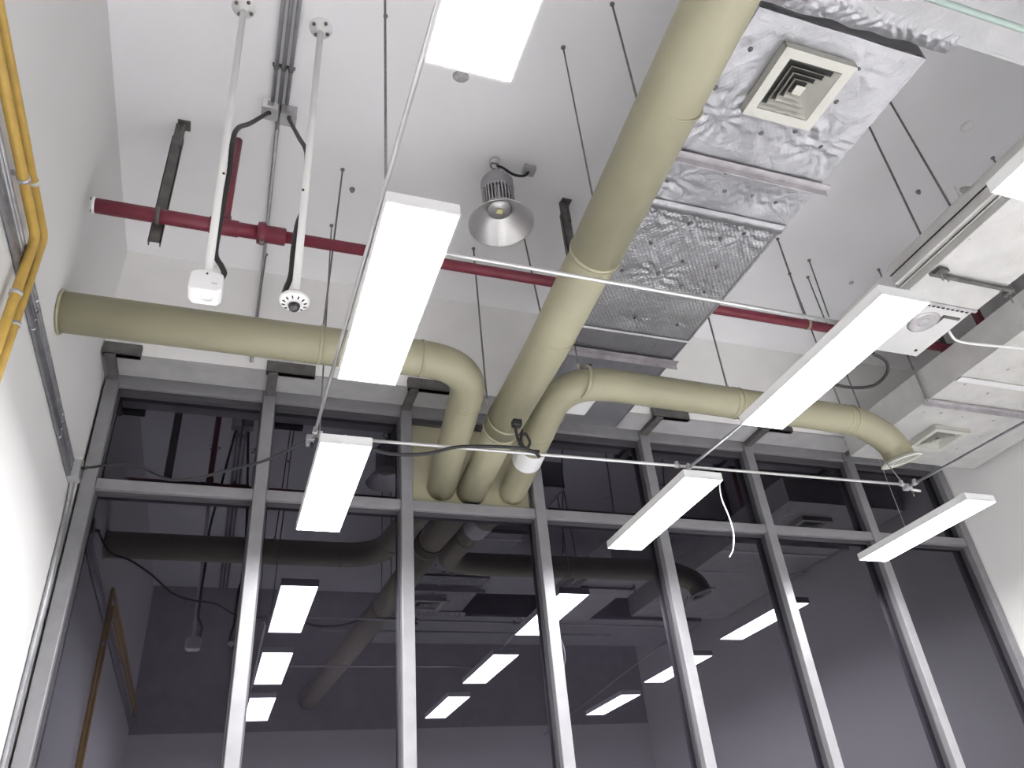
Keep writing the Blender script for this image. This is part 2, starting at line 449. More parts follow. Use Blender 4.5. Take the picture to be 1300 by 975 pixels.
# fan coil unit hung at the right
FZ = 4.72
fc = thing('fan_coil_unit', 'white boxy fan coil unit hanging behind the long right lamp', 'air conditioner', (4.42, 2.4, FZ))
bm = B(); bb(bm, 4.09, 4.76, 1.34, 2.93, FZ, 5.0); obj('plenum', bm, 'foil_c', fc, .006)
bm = B(); bb(bm, 4.13, 4.74, 2.945, 3.50, FZ, 5.0); casing = obj('fan_casing', bm, 'fcu', fc, .006)
bm = B(); bb(bm, 4.10, 4.755, 2.925, 2.95, FZ - .012, 4.99); obj('joint_flange', bm, 'galv', fc, .002)
for k in range(9):
    bm = B(); x = 4.34 + .043 * k; bb(bm, x, x + .026, 2.955, 2.972, FZ - .004, FZ + .002); obj('vent_slot', bm, 'slot', casing)
bm = B(); add_lathe(bm, (4.46, 3.13, FZ), [(0.075, -.004), (0.095, -.012), (0.112, -.004), (0.112, .004), (0.075, .004)], 36); obj('fan_ring', bm, 'galv', casing)
bm = B(); add_lathe(bm, (4.46, 3.13, FZ), [(0.0, -.014), (.03, -.014), (.045, -.004), (.045, .002)], 24); obj('motor_hub', bm, 'grey_mark', casing)
bm = B(); bb(bm, 4.55, 4.70, 3.03, 3.05, FZ - .01, FZ + .002); bb(bm, 4.55, 4.57, 3.03, 3.12, FZ - .008, FZ + .002); obj('slot_cover', bm, 'channel', casing)
bm = B(); add_lathe(bm, (4.665, 3.43, FZ), [(0.012, .004), (0.012, -.006), (0, -.006)], 12); obj('drain_plug', bm, 'slot', casing)
# pair of edge channels along the unit's left side
for (xa, za, wd) in ((4.02, 4.86, .028), (4.055, 4.775, .02)):
    bm = B(); bb(bm, xa, xa + .012, 1.34, 2.9, za, za + wd * 2.2); bb(bm, xa, xa + .03, 1.34, 2.9, za, za + .004)
    obj('edge_channel', bm, 'foil_c', fc)
bm = B(); bb(bm, 4.03, 4.088, 1.34, 2.9, 4.79, 4.92); obj('side_insulation', bm, 'foil_c', fc)
bm = B()
bb(bm, 4.08, 4.80, 2.66, 2.685, FZ - .036, FZ - .012); add_box(bm, (4.14, 2.64, FZ - .02), (.08, .06, .03)); add_box(bm, (4.79, 2.71, FZ - .02), (.03, .05, .03))
obj('support_angle', bm, 'channel', fc, .002)
for (x, y) in ((4.12, 2.64), (4.165, 2.64), (4.80, 2.71)):
    bm = B(); add_tube(bm, [(x, y, FZ - .10), (x, y, FZ + .06)], .006, 8); obj('bolt', bm, 'rod', fc)

# ------------------------------------------------------------------ olive extract pipes
def ring_at(p, d, rr, par, m='pvc_ring', w=.012, extra=.003):
    bm = B(); add_lathe(bm, p, [(rr + extra, -w), (rr + extra + .002, 0), (rr + extra, w)], 36, d)
    return obj('joint_ring', bm, m, par)

mp = thing('ventilation_pipe', 'thickest olive pipe running straight from the top edge to glazing', 'pipe', (1.7, 2.7, 4.38), 'olive ventilation pipes')
pts = [(1.36, -1.59, 4.38), (1.545, 1.1, 4.38), (1.662, 2.72, 4.38)]
bm = B(); add_tube(bm, fillet(pts, .3), .142, 40); obj('pipe_run', bm, 'pvc', mp)
bm = B(); add_tube(bm, [(1.662, 2.72, 4.38), (1.712, 3.6, 4.38), (1.735, 4.56, 4.38)], .133, 40); obj('pipe_run', bm, 'pvc', mp)
bm = B(); add_tube(bm, [(1.735, 4.56, 4.38), (1.77, 5.0, 4.375), (1.806, 5.575, 4.365)], .122, 40); obj('pipe_run', bm, 'pvc', mp)
ring_at((1.662, 2.72, 4.38), (.05, 1, 0), .142, mp); ring_at((1.735, 4.56, 4.38), (.03, 1, 0), .133, mp)
ring_at((1.705, 3.42, 4.38), (.05, 1, 0), .1325, mp, 'pvc', .006, .002)
ring_at((1.60, 1.75, 4.38), (.06, 1, 0), .142, mp, 'pvc', .006, .002)

lp = thing('ventilation_pipe', 'olive pipe from the left wall turning down behind the lamp', 'pipe', (.3, 3.95, 4.45), 'olive ventilation pipes')
pl = fillet([(-1.035, 3.945, 4.45), (1.36, 3.955, 4.45), (1.46, 4.75, 4.43), (1.555, 5.575, 4.385)], [.36, .2], 14)
bm = B(); add_tube(bm, pl, .117, 40); obj('pipe_run', bm, 'pvc', lp)
ring_at((1.0, 3.952, 4.45), (1, 0, 0), .117, lp, 'pvc', .008); ring_at((1.415, 4.36, 4.44), (.12, 1, 0), .117, lp, 'pvc', .008)
bm = B(); add_lathe(bm, (-1.036, 3.945, 4.45), [(.128, 0), (.128, .012), (.118, .014)], 36, (1, 0, 0)); obj('wall_collar', bm, 'pvc_ring', lp)

rp = thing('ventilation_pipe', 'olive pipe turning right with round open mouth at its end', 'pipe', (3.2, 3.95, 4.42), 'olive ventilation pipes')
pr = fillet([(2.165, 5.575, 4.39), (2.09, 4.9, 4.41), (1.975, 3.93, 4.42), (4.50, 4.005, 4.42), (4.80, 4.055, 4.30), (4.84, 4.07, 4.14)], [.2, .38, .16, .14], 12)
bm = B(); add_tube(bm, pr, .113, 40, caps=False); obj('pipe_run', bm, 'pvc', rp)
bm = B(); add_tube(bm, [(2.080, 4.815, 4.411), (2.095, 4.95, 4.408), (2.107, 5.04, 4.406)], .1175, 36, caps=False); o = obj('repair_band', bm, 'white', rp); o['label'] = 'white band'
ring_at((2.055, 4.62, 4.413), (.11, 1, 0), .113, rp, 'pvc', .008); ring_at((3.35, 3.97, 4.42), (1, .03, 0), .113, rp, 'pvc_ring', .008); ring_at((4.40, 4.0, 4.42), (1, .03, 0), .113, rp, 'pvc_ring', .006)
ax = (Vector((4.84, 4.07, 4.14)) - Vector((4.80, 4.055, 4.30))).normalized()
bm = B(); add_lathe(bm, (4.84, 4.07, 4.14), [(.108, -.03), (.155, -.006), (.160, .004), (.150, .010), (.106, .002), (.106, -.03)], 40, ax, closed=True); o = obj('mouth_flange', bm, 'cream', rp); o['label'] = 'cream round flange'
bm = B()
for k in range(7):
    a = -.09 + .03 * k; q = math.sqrt(max(0, .105 ** 2 - a * a))
    bb(bm, 4.84 + a - .004, 4.84 + a + .004, 4.07 - q, 4.07 + q, 4.155, 4.17)
obj('mouth_grille', bm, 'cream', rp)
bm = B(); add_lathe(bm, (4.83, 4.066, 4.21), [(0, 0), (.106, 0)], 30, ax); obj('damper_plate', bm, 'board', rp)

# ------------------------------------------------------------------ red sprinkler pipe
rz = 5.14; ry = 3.79
rpipe = thing('sprinkler_pipe', 'dark red steel pipe running across under the ceiling', 'pipe', (2.2, ry, rz))
bm = B(); add_tube(bm, [(-.99, ry, rz), (.02, ry, rz)], .046, 20); obj('pipe_run', bm, 'red', rpipe)
bm = B(); add_tube(bm, [(.02, ry, rz), (5.64, ry, rz)], .038, 20); obj('pipe_run', bm, 'red', rpipe)
bm = B(); add_tube(bm, [(-.265, ry, rz), (-.265, ry, 5.95)], .028, 16); obj('riser', bm, 'red', rpipe)
bm = B(); add_tube(bm, [(-.35, ry, rz), (-.18, ry, rz)], .052, 20); add_tube(bm, [(-.265, ry, rz), (-.265, ry, rz + .09)], .036, 16); obj('tee', bm, 'red', rpipe)
bm = B(); add_lathe(bm, (-.02, ry, rz), [(.047, -.05), (.070, -.045), (.070, .0), (.056, .005), (.056, .12), (.045, .125)], 10, (1, 0, 0)); cpl = obj('coupling', bm, 'red', rpipe)
for s in (-1, 1):
    bm = B(); add_lathe(bm, (-.035, ry, rz + s * .075), [(0, -.014), (.02, -.014), (.02, .014), (0, .014)], 6, (1, 0, 0)); obj('coupling_bolt', bm, 'rod', cpl)
bm = B(); add_lathe(bm, (-.985, ry, rz), [(.0, -.012), (.050, -.012), (.050, .006), (.046, .006)], 20, (1, 0, 0)); efl = o = obj('end_flange', bm, 'tape', rpipe); o['label'] = 'pale end flange'
for a in (-.6, .9, 2.5):
    bm = B(); add_lathe(bm, (-1.0, ry + .035 * math.cos(a), rz + .035 * math.sin(a)), [(0, -.008), (.009, -.008), (.009, .045), (0, .045)], 6, (1, 0, 0)); obj('flange_bolt', bm, 'rod', efl)

BR = [('dark steel channel bracket holding the red pipe near left wall', -.64, 4.98), ('dark steel channel bracket between the bell lamp and olive pipe', 2.15, 5.06), ('dark channel bracket at the red pipe end beside the fan coil', 5.60, 5.10)]
for lab, x, zb in BR:
    t = thing('pipe_bracket', lab, 'bracket', (x, ry, ZC), 'channel brackets of the red pipe')
    bm = B()
    y0 = ry + .055
    bb(bm, x - .035, x + .035, y0, y0 + .006, zb, ZC - .14); bb(bm, x - .035, x - .029, y0, y0 + .04, zb, ZC - .14); bb(bm, x + .029, x + .035, y0, y0 + .04, zb, ZC - .14)
    obj('channel', bm, 'channel', t)
    bm = B(); bb(bm, x - .02, x + .06, y0 - .03, y0 + .05, ZC - .016, ZC - .001); bb(bm, x + .012, x + .034, y0 - .012, y0, ZC - .24, ZC - .005); bb(bm, x - .03, x + .03, y0, y0 + .03, ZC - .15, ZC - .01); obj('ceiling_foot', bm, 'channel', t, .003)
    bm = B(); add_lathe(bm, (x + .02, y0 + .01, ZC - .016), [(.0, -.012), (.012, -.012), (.012, 0)], 6); obj('anchor_bolt', bm, 'bright', t)
    bm = B(); add_lathe(bm, (x, ry, rz), [(.040 if x > 0 else .048, -.014), (.051 if x > 0 else .054, -.014), (.051 if x > 0 else .054, .014), (.040 if x > 0 else .048, .014)], 24, (1, 0, 0), closed=True); obj('u_clamp', bm, 'channel', t)

t = thing('drop_pipe', 'short red drop pipe beside the fan coil unit at right', 'pipe', (5.96, 3.70, ZC))
bm = B(); add_tube(bm, [(5.96, 3.70, ZC - .002), (5.96, 3.70, 5.35)], .030, 16); obj('pipe_run', bm, 'red', t)
bm = B(); add_tube(bm, [(6.03, 3.70, ZC - .002), (6.03, 3.70, 5.40)], .009, 10); obj('hanger_rod', bm, 'red', t)
bm = B(); add_lathe(bm, (5.96, 3.70, 5.35), [(.034, .03), (.034, -.002), (0, -.004)], 16); obj('cap', bm, 'red', t)

# ------------------------------------------------------------------ yellow pipes and grey conduits on the left wall
def wall_pipe(label, y_turn, z_top, x, rad, top_y=-1.57, off=.0):
    t = thing('gas_pipe', label, 'pipe', (x, y_turn, z_top), 'yellow pipes on the left wall')
    bm = B(); add_tube(bm, fillet([(x, top_y, z_top), (x, y_turn, z_top), (x, y_turn, .4)], .05, 6), rad, 18); obj('pipe_run', bm, 'yellow', t)
    return t
Y1, Z1, Y2, Z2 = 3.21, 4.325, 3.07, 4.195
yp1 = wall_pipe('upper yellow pipe on the left wall, darker and nearer the ceiling', Y1, Z1, XL + .042, .017)
yp2 = wall_pipe('lower yellow pipe on the left wall, bent down beneath the upper one', Y2, Z2, XL + .05, .021)
for t, x, z, rad, ys in ((yp1, XL + .042, Z1, .017, (2.86, 1.2)), (yp2, XL + .05, Z2, .021, (2.72, 1.0))):
    for y in ys:
        bm = B(); add_lathe(bm, (x, y, z), [(rad, -.01), (rad + .005, -.01), (rad + .005, .01), (rad, .01)], 18, (0, 1, 0), closed=True)
        bb(bm, XL, x - rad * .4, y - .01, y + .01, z + rad * .9, z + rad + .012)
        obj('pipe_clip', bm, 'cream' if t is yp1 else 'galv', t)
for t, x, y, rad in ((yp1, XL + .042, Y1, .017), (yp2, XL + .05, Y2, .021)):
    bm = B(); add_lathe(bm, (x, y, 3.86 if t is yp2 else 3.80), [(rad, -.01), (rad + .005, -.01), (rad + .005, .01), (rad, .01)], 18, closed=True)
    obj('pipe_clip', bm, 'galv', t)

names = ['topmost of the grey conduits along the left wall', 'second grey conduit down along the left wall', 'third grey conduit down along the left wall', 'lowest of the grey conduits along the left wall']
for k in range(4):
    z = 4.13 - .034 * k; y1 = 5.30 - .034 * k; x = XL + .016
    t = thing('wall_conduit', names[k], 'conduit', (x, y1, z), 'grey conduits on the left wall')
    bm = B()
    if k < 2: P = fillet([(x, -1.57, z), (x, y1 - .05, z), (x, y1 + .03, z - .30), (x, y1 + .03, .3)], [.10, .14], 8)
    else: P = [(x, -1.57, z), (x, 5.08, z)]
    add_tube(bm, P, .0145, 14); obj('tube', bm, 'zinc', t)
    for y in (1.6, 3.45, 4.5):
        bm = B(); add_lathe(bm, (x, y + .03 * k, z), [(.0147, -.012), (.0165, -.012), (.0165, .012), (.0147, .012)], 14, (0, 1, 0), closed=True); obj('saddle_clip', bm, 'bright' if k == 0 else 'zinc', t)
t = thing('junction_box', 'small grey box on left wall where the black cable starts', 'box', (XL, 5.10, 4.09))
bm = B(); bb(bm, XL + .001, XL + .075, 5.085, 5.19, 4.02, 4.145); obj('body', bm, 'box', t, .006)
bm = B(); bb(bm, XL + .075, XL + .081, 5.09, 5.185, 4.025, 4.14); obj('lid', bm, 'zinc', t, .003)
bm = B(); add_tube(bm, [(XL + .08, 5.10, 4.085), (XL + .11, 5.08, 4.085)], .012, 10); obj('cable_gland', bm, 'black', t)

# ------------------------------------------------------------------ white device poles, boxes and hoses
def device_pole(label, x, y, zb, xt):
    t = thing('mounting_pole', label, 'pole', (xt, y, ZC), 'white poles hung from the ceiling')
    bm = B(); add_tube(bm, [(xt, y, ZC - .01), (x, y, zb)], .0185, 20); obj('tube', bm, 'pole', t)
    bm = B(); add_lathe(bm, (xt, y, ZC - .001), [(.070, 0), (.070, -.008), (.026, -.012), (.0195, -.05)], 28); cf = obj('ceiling_flange', bm, 'pole', t)
    for k in range(4):
        a = .5 + PI / 2 * k
        bm = B(); add_lathe(bm, (xt + .050 * math.cos(a), y + .050 * math.sin(a), ZC - .009), [(0, -.012), (.011, -.012), (.011, .002)], 8); obj('flange_bolt', bm, 'rod', cf)
    bm = B(); add_lathe(bm, (x - .008, y - .017, 4.62), [(0, -.004), (.006, -.004), (.006, .004), (0, .004)], 8, (-.4, -1, 0)); obj('set_screw', bm, 'slot', t)
    return t
PL = (-.235, 2.895); PR = (.148, 2.905)
device_pole('white pole carrying the square white box, left of the pair', *PL, 3.95, -.292)
device_pole('white pole carrying the round dome camera, right of the pair', *PR, 3.94, .158)

t = thing('access_point', 'white rounded square device hanging at the left pole end', 'device', (PL[0], PL[1], 3.9))
bm = B()
hw, hd, hh = .070, .052, .062
prof = []
for k in range(13):
    a = PI * k / 12; prof.append((math.cos(a) * hw * (1 if abs(math.cos(a)) < .75 else 1), .012 + math.sin(a) * .035))
out = [(-hw, -hh + .02), (-hw + .02, -hh), (hw - .02, -hh), (hw, -hh + .02)] + [(hw * math.cos(a), hh - .025 + .028 * math.sin(a)) for a in [PI * k / 12 for k in range(13)]]
va = [bm.verts.new((PL[0] + p[0], PL[1] - hd, 3.90 + p[1])) for p in out]; vb = [bm.verts.new((PL[0] + p[0], PL[1] + hd, 3.90 + p[1])) for p in out]
bm.faces.new(va); bm.faces.new(list(reversed(vb)))
for k in range(len(out)):
    l = (k + 1) % len(out); bm.faces.new((va[k], vb[k], vb[l], va[l]))
shl = obj('shell', bm, 'white', t, .012, seg=4)
bm = B(); add_lathe(bm, (PL[0], PL[1] - hd - .001, 3.935), [(0, -.002), (.005, -.002), (.005, .003)], 10, (0, 1, 0)); obj('screw', bm, 'slot', shl)
bm = B(); bb(bm, PL[0] + .024, PL[0] + .048, PL[1] - hd - .0015, PL[1] - hd + .002, 3.884, 3.888); obj('name_mark', bm, 'grey_mark', shl)
bm = B(); add_lathe(bm, (PL[0] + .01, PL[1] - .005, 3.90 - hh - .001), [(0, -.002), (.024, -.002), (.028, .002)], 28); o = obj('indicator', bm, 'tape', t)
bm = B(); add_tube(bm, [(PL[0] + .052, PL[1] + .02, 3.93), (PL[0] + .054, PL[1] + .025, 3.98)], .0125, 12); obj('cable_gland', bm, 'black', t)

t = thing('dome_camera', 'white slotted disc with dark dome hanging at the right pole end', 'camera', (PR[0], PR[1], 3.93))
bm = B(); add_lathe(bm, (PR[0], PR[1], 3.885), [(0, .062), (.024, .062), (.030, .044), (.062, .035), (.068, .027), (.068, .015), (.063, .006), (.027, -.009), (.025, 0), (0, 0)], 40); hs = obj('housing', bm, 'white', t)
for k in range(12):
    a = 2 * PI * (k + .5) / 12
    rot = Matrix.Rotation(a, 3, 'Z') @ Matrix.Rotation(-.36, 3, 'Y')
    bm = B(); add_box(bm, (PR[0] + .049 * math.cos(a), PR[1] + .049 * math.sin(a), 3.885 - .0005), (.015, .006, .005), rot); obj('vent_slot', bm, 'slot', hs)
bm = B(); add_lathe(bm, (PR[0], PR[1], 3.882), [(.027, 0), (.027, -.012), (.023, -.025), (.013, -.035), (0, -.038)], 28); obj('dome', bm, 'lens', t)

def hose(name, label, pts, rad, m, cat='cable', ribs=False, group=None):
    bm = B(); P = spline(pts, 10)
    R = [rad * (1 + .07 * (i % 2)) for i in range(len(P))] if ribs else rad
    add_tube(bm, P, R, 12)
    o = obj(name, bm, m, at=tuple(pts[0])); return tag(o, label, cat, group)
hose('flexible_hose', 'black ribbed hose from ceiling box down the left white pole', [(-.085, 3.52, 5.96), (-.10, 3.48, 5.90), (-.172, 3.2, 5.43), (-.222, 3.0, 5.12), (-.232, 2.945, 4.93), (-.222, 2.945, 4.70), (-.226, 2.945, 4.47), (-.226, 2.945, 4.31), (-.222, 2.945, 4.15), (-.188, 2.945, 4.08), (-.172, 2.935, 4.03), (-.183, 2.92, 3.975)], .0125, 'black', 'hose', True, 'black hoses of the white poles')
hose('flexible_hose', 'black ribbed hose from ceiling box down the right white pole', [(.04, 3.52, 5.96), (.045, 3.48, 5.88), (.104, 3.2, 5.39), (.136, 3.0, 5.07), (.148, 2.952, 4.91), (.150, 2.952, 4.57), (.130, 2.948, 4.43), (.122, 2.945, 4.25), (.122, 2.945, 4.09), (.104, 2.94, 3.99), (.098, 2.93, 3.925)], .0125, 'black', 'hose', True, 'black hoses of the white poles')
for lab, x, y, gx in (('white and grey ceiling box feeding the left hose', -.085, 3.54, -1), ('grey ceiling box feeding the right hose', .035, 3.56, 1)):
    t = thing('junction_box', lab, 'box', (x, y, ZC))
    bm = B(); bb(bm, x - .05, x + .05, y - .045, y + .045, ZC - .10, ZC - .001); obj('body', bm, 'white' if gx < 0 else 'box', t, .005)
    bm = B(); bb(bm, x - .053, x + .053, y - .048, y + .048, ZC - .108, ZC - .10); obj('cover', bm, 'box', t, .003)
    bm = B(); bb(bm, x - .02, x + .02, y - .0475, y - .0445, ZC - .075, ZC - .025); obj('knockout', bm, 'galv', t, .003)
for k, x in enumerate((-.075, -.030, .015)):
    t = thing('ceiling_conduit', ('left of three', 'middle of three', 'right of three')[k] + ' metal conduits running down the ceiling to the boxes', 'conduit', (x, 1.5, ZC - .03), 'ceiling conduits')
    bm = B(); xe = x if k != 1 else x
    add_tube(bm, [(x * 1.15, -1.57, ZC - .030), (x, 2.9, ZC - .030), (x, 3.49 if k != 1 else 3.70, ZC - .030)], .0135, 14); obj('tube', bm, 'zinc', t)
    bm = B(); bb(bm, x - .026, x + .026, 3.22, 3.24, ZC - .012, ZC - .001); add_lathe(bm, (x, 3.23, ZC - .03), [(.0137, -.01), (.017, -.01), (.017, .01), (.0137, .01)], 14, (0, 1, 0), closed=True); obj('saddle_clip', bm, 'rod', t)
t = thing('ceiling_conduit', 'single grey conduit from ceiling boxes past red pipe to bulkhead', 'conduit', (-.03, 4.4, ZC - .03), 'ceiling conduits')
bm = B(); add_tube(bm, fillet([(-.028, 3.70, ZC - .030), (-.012, 5.19, ZC - .030), (-.012, 5.19, 5.14)], .06, 6), .0135, 14); obj('tube', bm, 'zinc', t)
bm = B(); bb(bm, -.045, .02, 4.78, 4.80, ZC - .014, ZC - .001); obj('saddle_clip', bm, 'rod', t)

# ------------------------------------------------------------------ bell shaped high-bay lamp
hx, hy = 1.505, 3.61
t = thing('high_bay_lamp', 'unlit bell shaped aluminium high bay lamp hanging from the ceiling', 'lamp', (hx, hy, ZC))
bm = B(); add_lathe(bm, (hx, hy, ZC - .001), [(0, -.03), (.02, -.028), (.034, -.018), (.038, 0)], 24); obj('ceiling_hook', bm, 'bright', t)
bm = B(); add_tube(bm, [(hx + .035 * math.cos(a), hy, ZC - .062 + .035 * math.sin(a)) for a in [2 * PI * k / 20 for k in range(21)]], .006, 8, caps=False); add_tube(bm, [(hx, hy, ZC - .095), (hx - .008, hy, 5.87)], .011, 10); obj('shackle', bm, 'rod', t)
bm = B(); add_lathe(bm, (hx, hy, 5.57), [(.085, 0), (.085, .30), (.075, .305)], 32); obj('driver_core', bm, 'fin', t)
bm = B(); add_lathe(bm, (hx, hy, 5.735), [(.104, 0), (.118, .01), (.118, .10), (.10, .135), (.04, .15), (0, .15)], 40); obj('top_cap', bm, 'fin', t)
bm = B()
for k in range(30):
    a = 2 * PI * k / 30; rot = Matrix.Rotation(a, 3, 'Z')
    add_box(bm, (hx + .094 * math.cos(a), hy + .094 * math.sin(a), 5.655), (.046, .006, .17), rot)
obj('heat_sink_fins', bm, 'alu', t)
bm = B(); add_lathe(bm, (hx, hy, 5.57), [(.088, .02), (.112, .01), (.115, 0), (.225, -.135), (.230, -.138), (.227, -.142), (.220, -.136), (.110, -.004), (.086, -.004)], 48, None, closed=True); obj('reflector', bm, 'alu_in', t)
bm = B(); add_lathe(bm, (hx, hy, 5.562), [(0, 0), (.085, 0), (.085, .006)], 32); lpl = obj('lamp_plate', bm, 'alu', t)
bm = B(); bb(bm, hx - .022, hx + .022, hy - .022, hy + .022, 5.548, 5.561); o = obj('led_chip', bm, 'led', lpl, .003); o['label'] = 'yellow led chip'
bm = B(); add_tube(bm, spline([(hx + .015, hy, ZC - .05), (hx + .06, hy - .01, ZC - .075), (hx + .14, hy, ZC - .11), (hx + .22, hy, ZC - .10), (hx + .262, hy, ZC - .05)], 8), .010, 10); obj('power_cable', bm, 'black', t)
bm = B(); bb(bm, hx + .225, hx + .315, hy - .04, hy + .04, ZC - .05, ZC - .001); obj('cable_box', bm, 'box', t, .006)

# ------------------------------------------------------------------ LED panel lamps
HZ = 3.7266
def lamp():
    t = thing('panel_lamp', '', 'lamp', (0, 0, 0), 'lit panel lamps')
    W, L = .290, 1.20
    bm = B(); bb(bm, 0, W, 0, L, .006, .058); hb = obj('housing', bm, 'lampbody', t, .004)
    bm = B()
    bb(bm, 0, W, 0, .008, 0, .012); bb(bm, 0, W, L - .008, L, 0, .012); bb(bm, 0, .006, 0, L, 0, .012); bb(bm, W - .006, W, 0, L, 0, .012)
    obj('frame', bm, 'lampbody', hb)
    bm = B(); bb(bm, .006, W - .006, .008, L - .008, .002, .006); obj('diffuser', bm, 'diffuser', t)
    for y in (.02, L - .12):
        bm = B(); bb(bm, .125, .165, y, y + .05, .058, .064); bb(bm, .140, .150, y + .02, y + .03, .064, .085); obj('mounting_clip', bm, 'zinc', hb)
    return t
LX = dict(A=.398, B=2.716, C=5.073)
LY = dict(A=(.241, 2.039, 3.864), B=(.198, 2.032, 3.894), C=(.214, 2.048, 3.855))
LAB = dict(
    A=('lit panel lamp cut by the top edge, left of the big pipe', 'largest lit panel lamp, left of centre over the olive pipe', 'short looking lit panel lamp at left before the dark glass'),
    B=('lit panel lamp cut by the right edge above the fan coil', 'long lit panel lamp at right overlapping the pipe and fan coil', 'lit panel lamp at right centre with white cable dangling beside it'),
    C=('nearest lit panel lamp of the right wall row, mirrored in the glass', 'middle lit panel lamp of the right wall row, mirrored in the glass', 'lit panel lamp furthest right, crossing the glazing edge and white wall'))
proto = lamp(); first = True
for row in 'ABC':
    for k in range(3):
        o = proto if first else copy_tree(proto)
        first = False
        o.location = (LX[row], LY[row][k], HZ); o['label'] = LAB[row][k]

# ------------------------------------------------------------------ conduit grid that carries the lamps
ZG = 3.812
def strut(label, p0, p1, rad=.0095, m='bright', clips=(), name='lamp_conduit'):
    t = thing(name, label, 'conduit', p0, 'conduits carrying the lamps')
    bm = B(); add_tube(bm, [p0, p1], rad, 14); obj('tube', bm, m, t)
    d = (Vector(p1) - Vector(p0))
    for c in clips:
        p = Vector(p0) + d * c
        bm = B(); add_lathe(bm, p, [(rad, -.016), (rad + .006, -.016), (rad + .006, .016), (rad, .016)], 12, d, closed=True); add_box(bm, p + Vector((0, 0, .02)), (.02, .02, .02)); obj('clip', bm, 'galv', t)
    return t
strut('long silver conduit down the left lamp row, ending at the short lamp', (.442, -1.59, ZG), (.372, 3.99, ZG), clips=(.985,))
strut('silver conduit down the right centre lamp row behind the lamps', (2.93, 2.06, ZG), (2.778, 3.95, ZG), clips=(.985,))
strut('grey conduit at far right running to the corner clamp by the glazing', (5.14, -1.59, ZG), (4.60, 3.92, ZG), m='zinc', clips=(.985,))
strut('silver cross conduit in front of the red pipe', (.39, 2.362, ZG + .02), (2.93, 2.376, ZG + .02), clips=(.03, .985))
strut('silver cross conduit in front of the dark glazing', (.37, 3.985, ZG + .02), (4.62, 3.905, ZG + .02), clips=(.01, .55, .985))
for y, lab in ((1.2, 'nearest'), (2.9, 'middle'), (4.6, 'furthest')):
    t = thing('hanger_wire', 'fine wire holding the %s lamp of the right wall row' % lab, 'wire', (5.218, y, ZC))
    bm = B(); add_tube(bm, [(5.218, y, ZC), (5.218, y, HZ + .062)], .0018, 6); obj('wire', bm, 'galv', t)
    bm = B(); add_lathe(bm, (5.218, y, HZ + .058), [(.008, 0), (.008, .02), (0, .022)], 8); obj('wire_clip', bm, 'zinc', t)
t = thing('corner_clamp', 'small steel clamp where the two conduits meet beside glazing', 'clamp', (4.62, 3.9, ZG))
bm = B(); add_box(bm, (4.595, 3.905, ZG - .005), (.05, .05, .03)); obj('body', bm, 'galv', t, .004)
bm = B(); add_tube(bm, [(4.62, 3.90, ZG - .02), (4.70, 3.90, ZG - .025)], .010, 10); obj('screw', bm, 'bright', t)
bm = B(); add_tube(bm, [(4.63, 3.905, ZG - .02), (4.63, 3.905, ZG - .07)], .005, 8); obj('strap', bm, 'rod', t)
t = thing('corner_clamp', 'grey clamp where the left row conduit ends beside short lamp', 'clamp', (.37, 3.985, ZG))
bm = B(); add_box(bm, (.355, 3.99, ZG), (.045, .05, .035)); add_box(bm, (.345, 4.0, ZG - .02), (.02, .03, .04)); obj('body', bm, 'zinc', t, .004)
bm = B(); add_tube(bm, [(.365, 3.99, ZG - .02), (.38, 4.0, ZG - .065)], .004, 8); obj('tie', bm, 'black', t)

# ------------------------------------------------------------------ hanger rods
def rod(label, top, bot, rad=.0065, clamp=None, m='rod', foot=True, name='hanger_rod'):
    t = thing(name, label, 'rod', top, 'thin hanger rods')
    bm = B(); add_tube(bm, [(top[0], top[1], top[2] - (.001 if foot else 0)), bot], rad, 8); obj('rod', bm, m, t)
    if foot:
        bm = B(); add_lathe(bm, (top[0], top[1], top[2] - .001), [(0, -.016), (.010, -.016), (.016, -.004), (.016, 0)], 10); obj('ceiling_anchor', bm, m, t)
    if clamp:
        p, d, rr = clamp
        bm = B(); add_lathe(bm, p, [(rr, -.012), (rr + .003, -.012), (rr + .003, .012), (rr, .012)], 36, d, closed=True); obj('pipe_band', bm, 'pvc_ring', t)
        bm = B(); add_lathe(bm, bot, [(0, -.03), (.012, -.03), (.012, .03), (0, .03)], 8); obj('turnbuckle', bm, 'galv', t)
    return t
rod('thin rod holding the left olive pipe, right of dome camera', (.455, 3.971, ZC), (.385, 3.95, 4.575), clamp=((.372, 3.949, 4.45), (1, 0, 0), .1165))
rod('thin wire from the ceiling to the short left lamp conduit', (.459, 4.55, ZC), (.405, 3.98, ZG), .005, m='rod')
rod('thin rod over the big pipe, right of bell lamp', (1.652, 2.618, ZC), (1.652, 2.625, 4.52), .0052)
rod('thin rod meeting the big pipe near the top edge', (1.835, 2.262, ZC), (1.835, 2.275, DZ - .02), .0065)
rod('thin rod below bell lamp, reaching the big pipe at lower joint', (1.618, 4.53, ZC), (1.60, 4.44, 4.50), .0065, clamp=((1.728, 4.43, 4.38), (.03, 1, 0), .1335))
rod('thin rod below bell lamp, right one, beside the duct', (1.94, 4.22, ZC), (1.94, 4.04, DZ - .02), .007)
rod('thin rod dropping from the duct edge to the right olive pipe', (3.44, 4.1, ZC), (3.31, 3.97, 4.54), .007, clamp=((3.31, 3.969, 4.42), (1, .03, 0), .1125))
rod('thin rod clamped to the red pipe right of the duct', (4.12, 3.79, ZC), (4.10, 3.79, 5.21), .007, clamp=((4.10, 3.79, 5.14), (1, 0, 0), .0385))
rod('dark rod carrying the fan coil, nearer the vent', (4.075, 2.36, ZC), (4.117, 2.365, FZ), .0075)
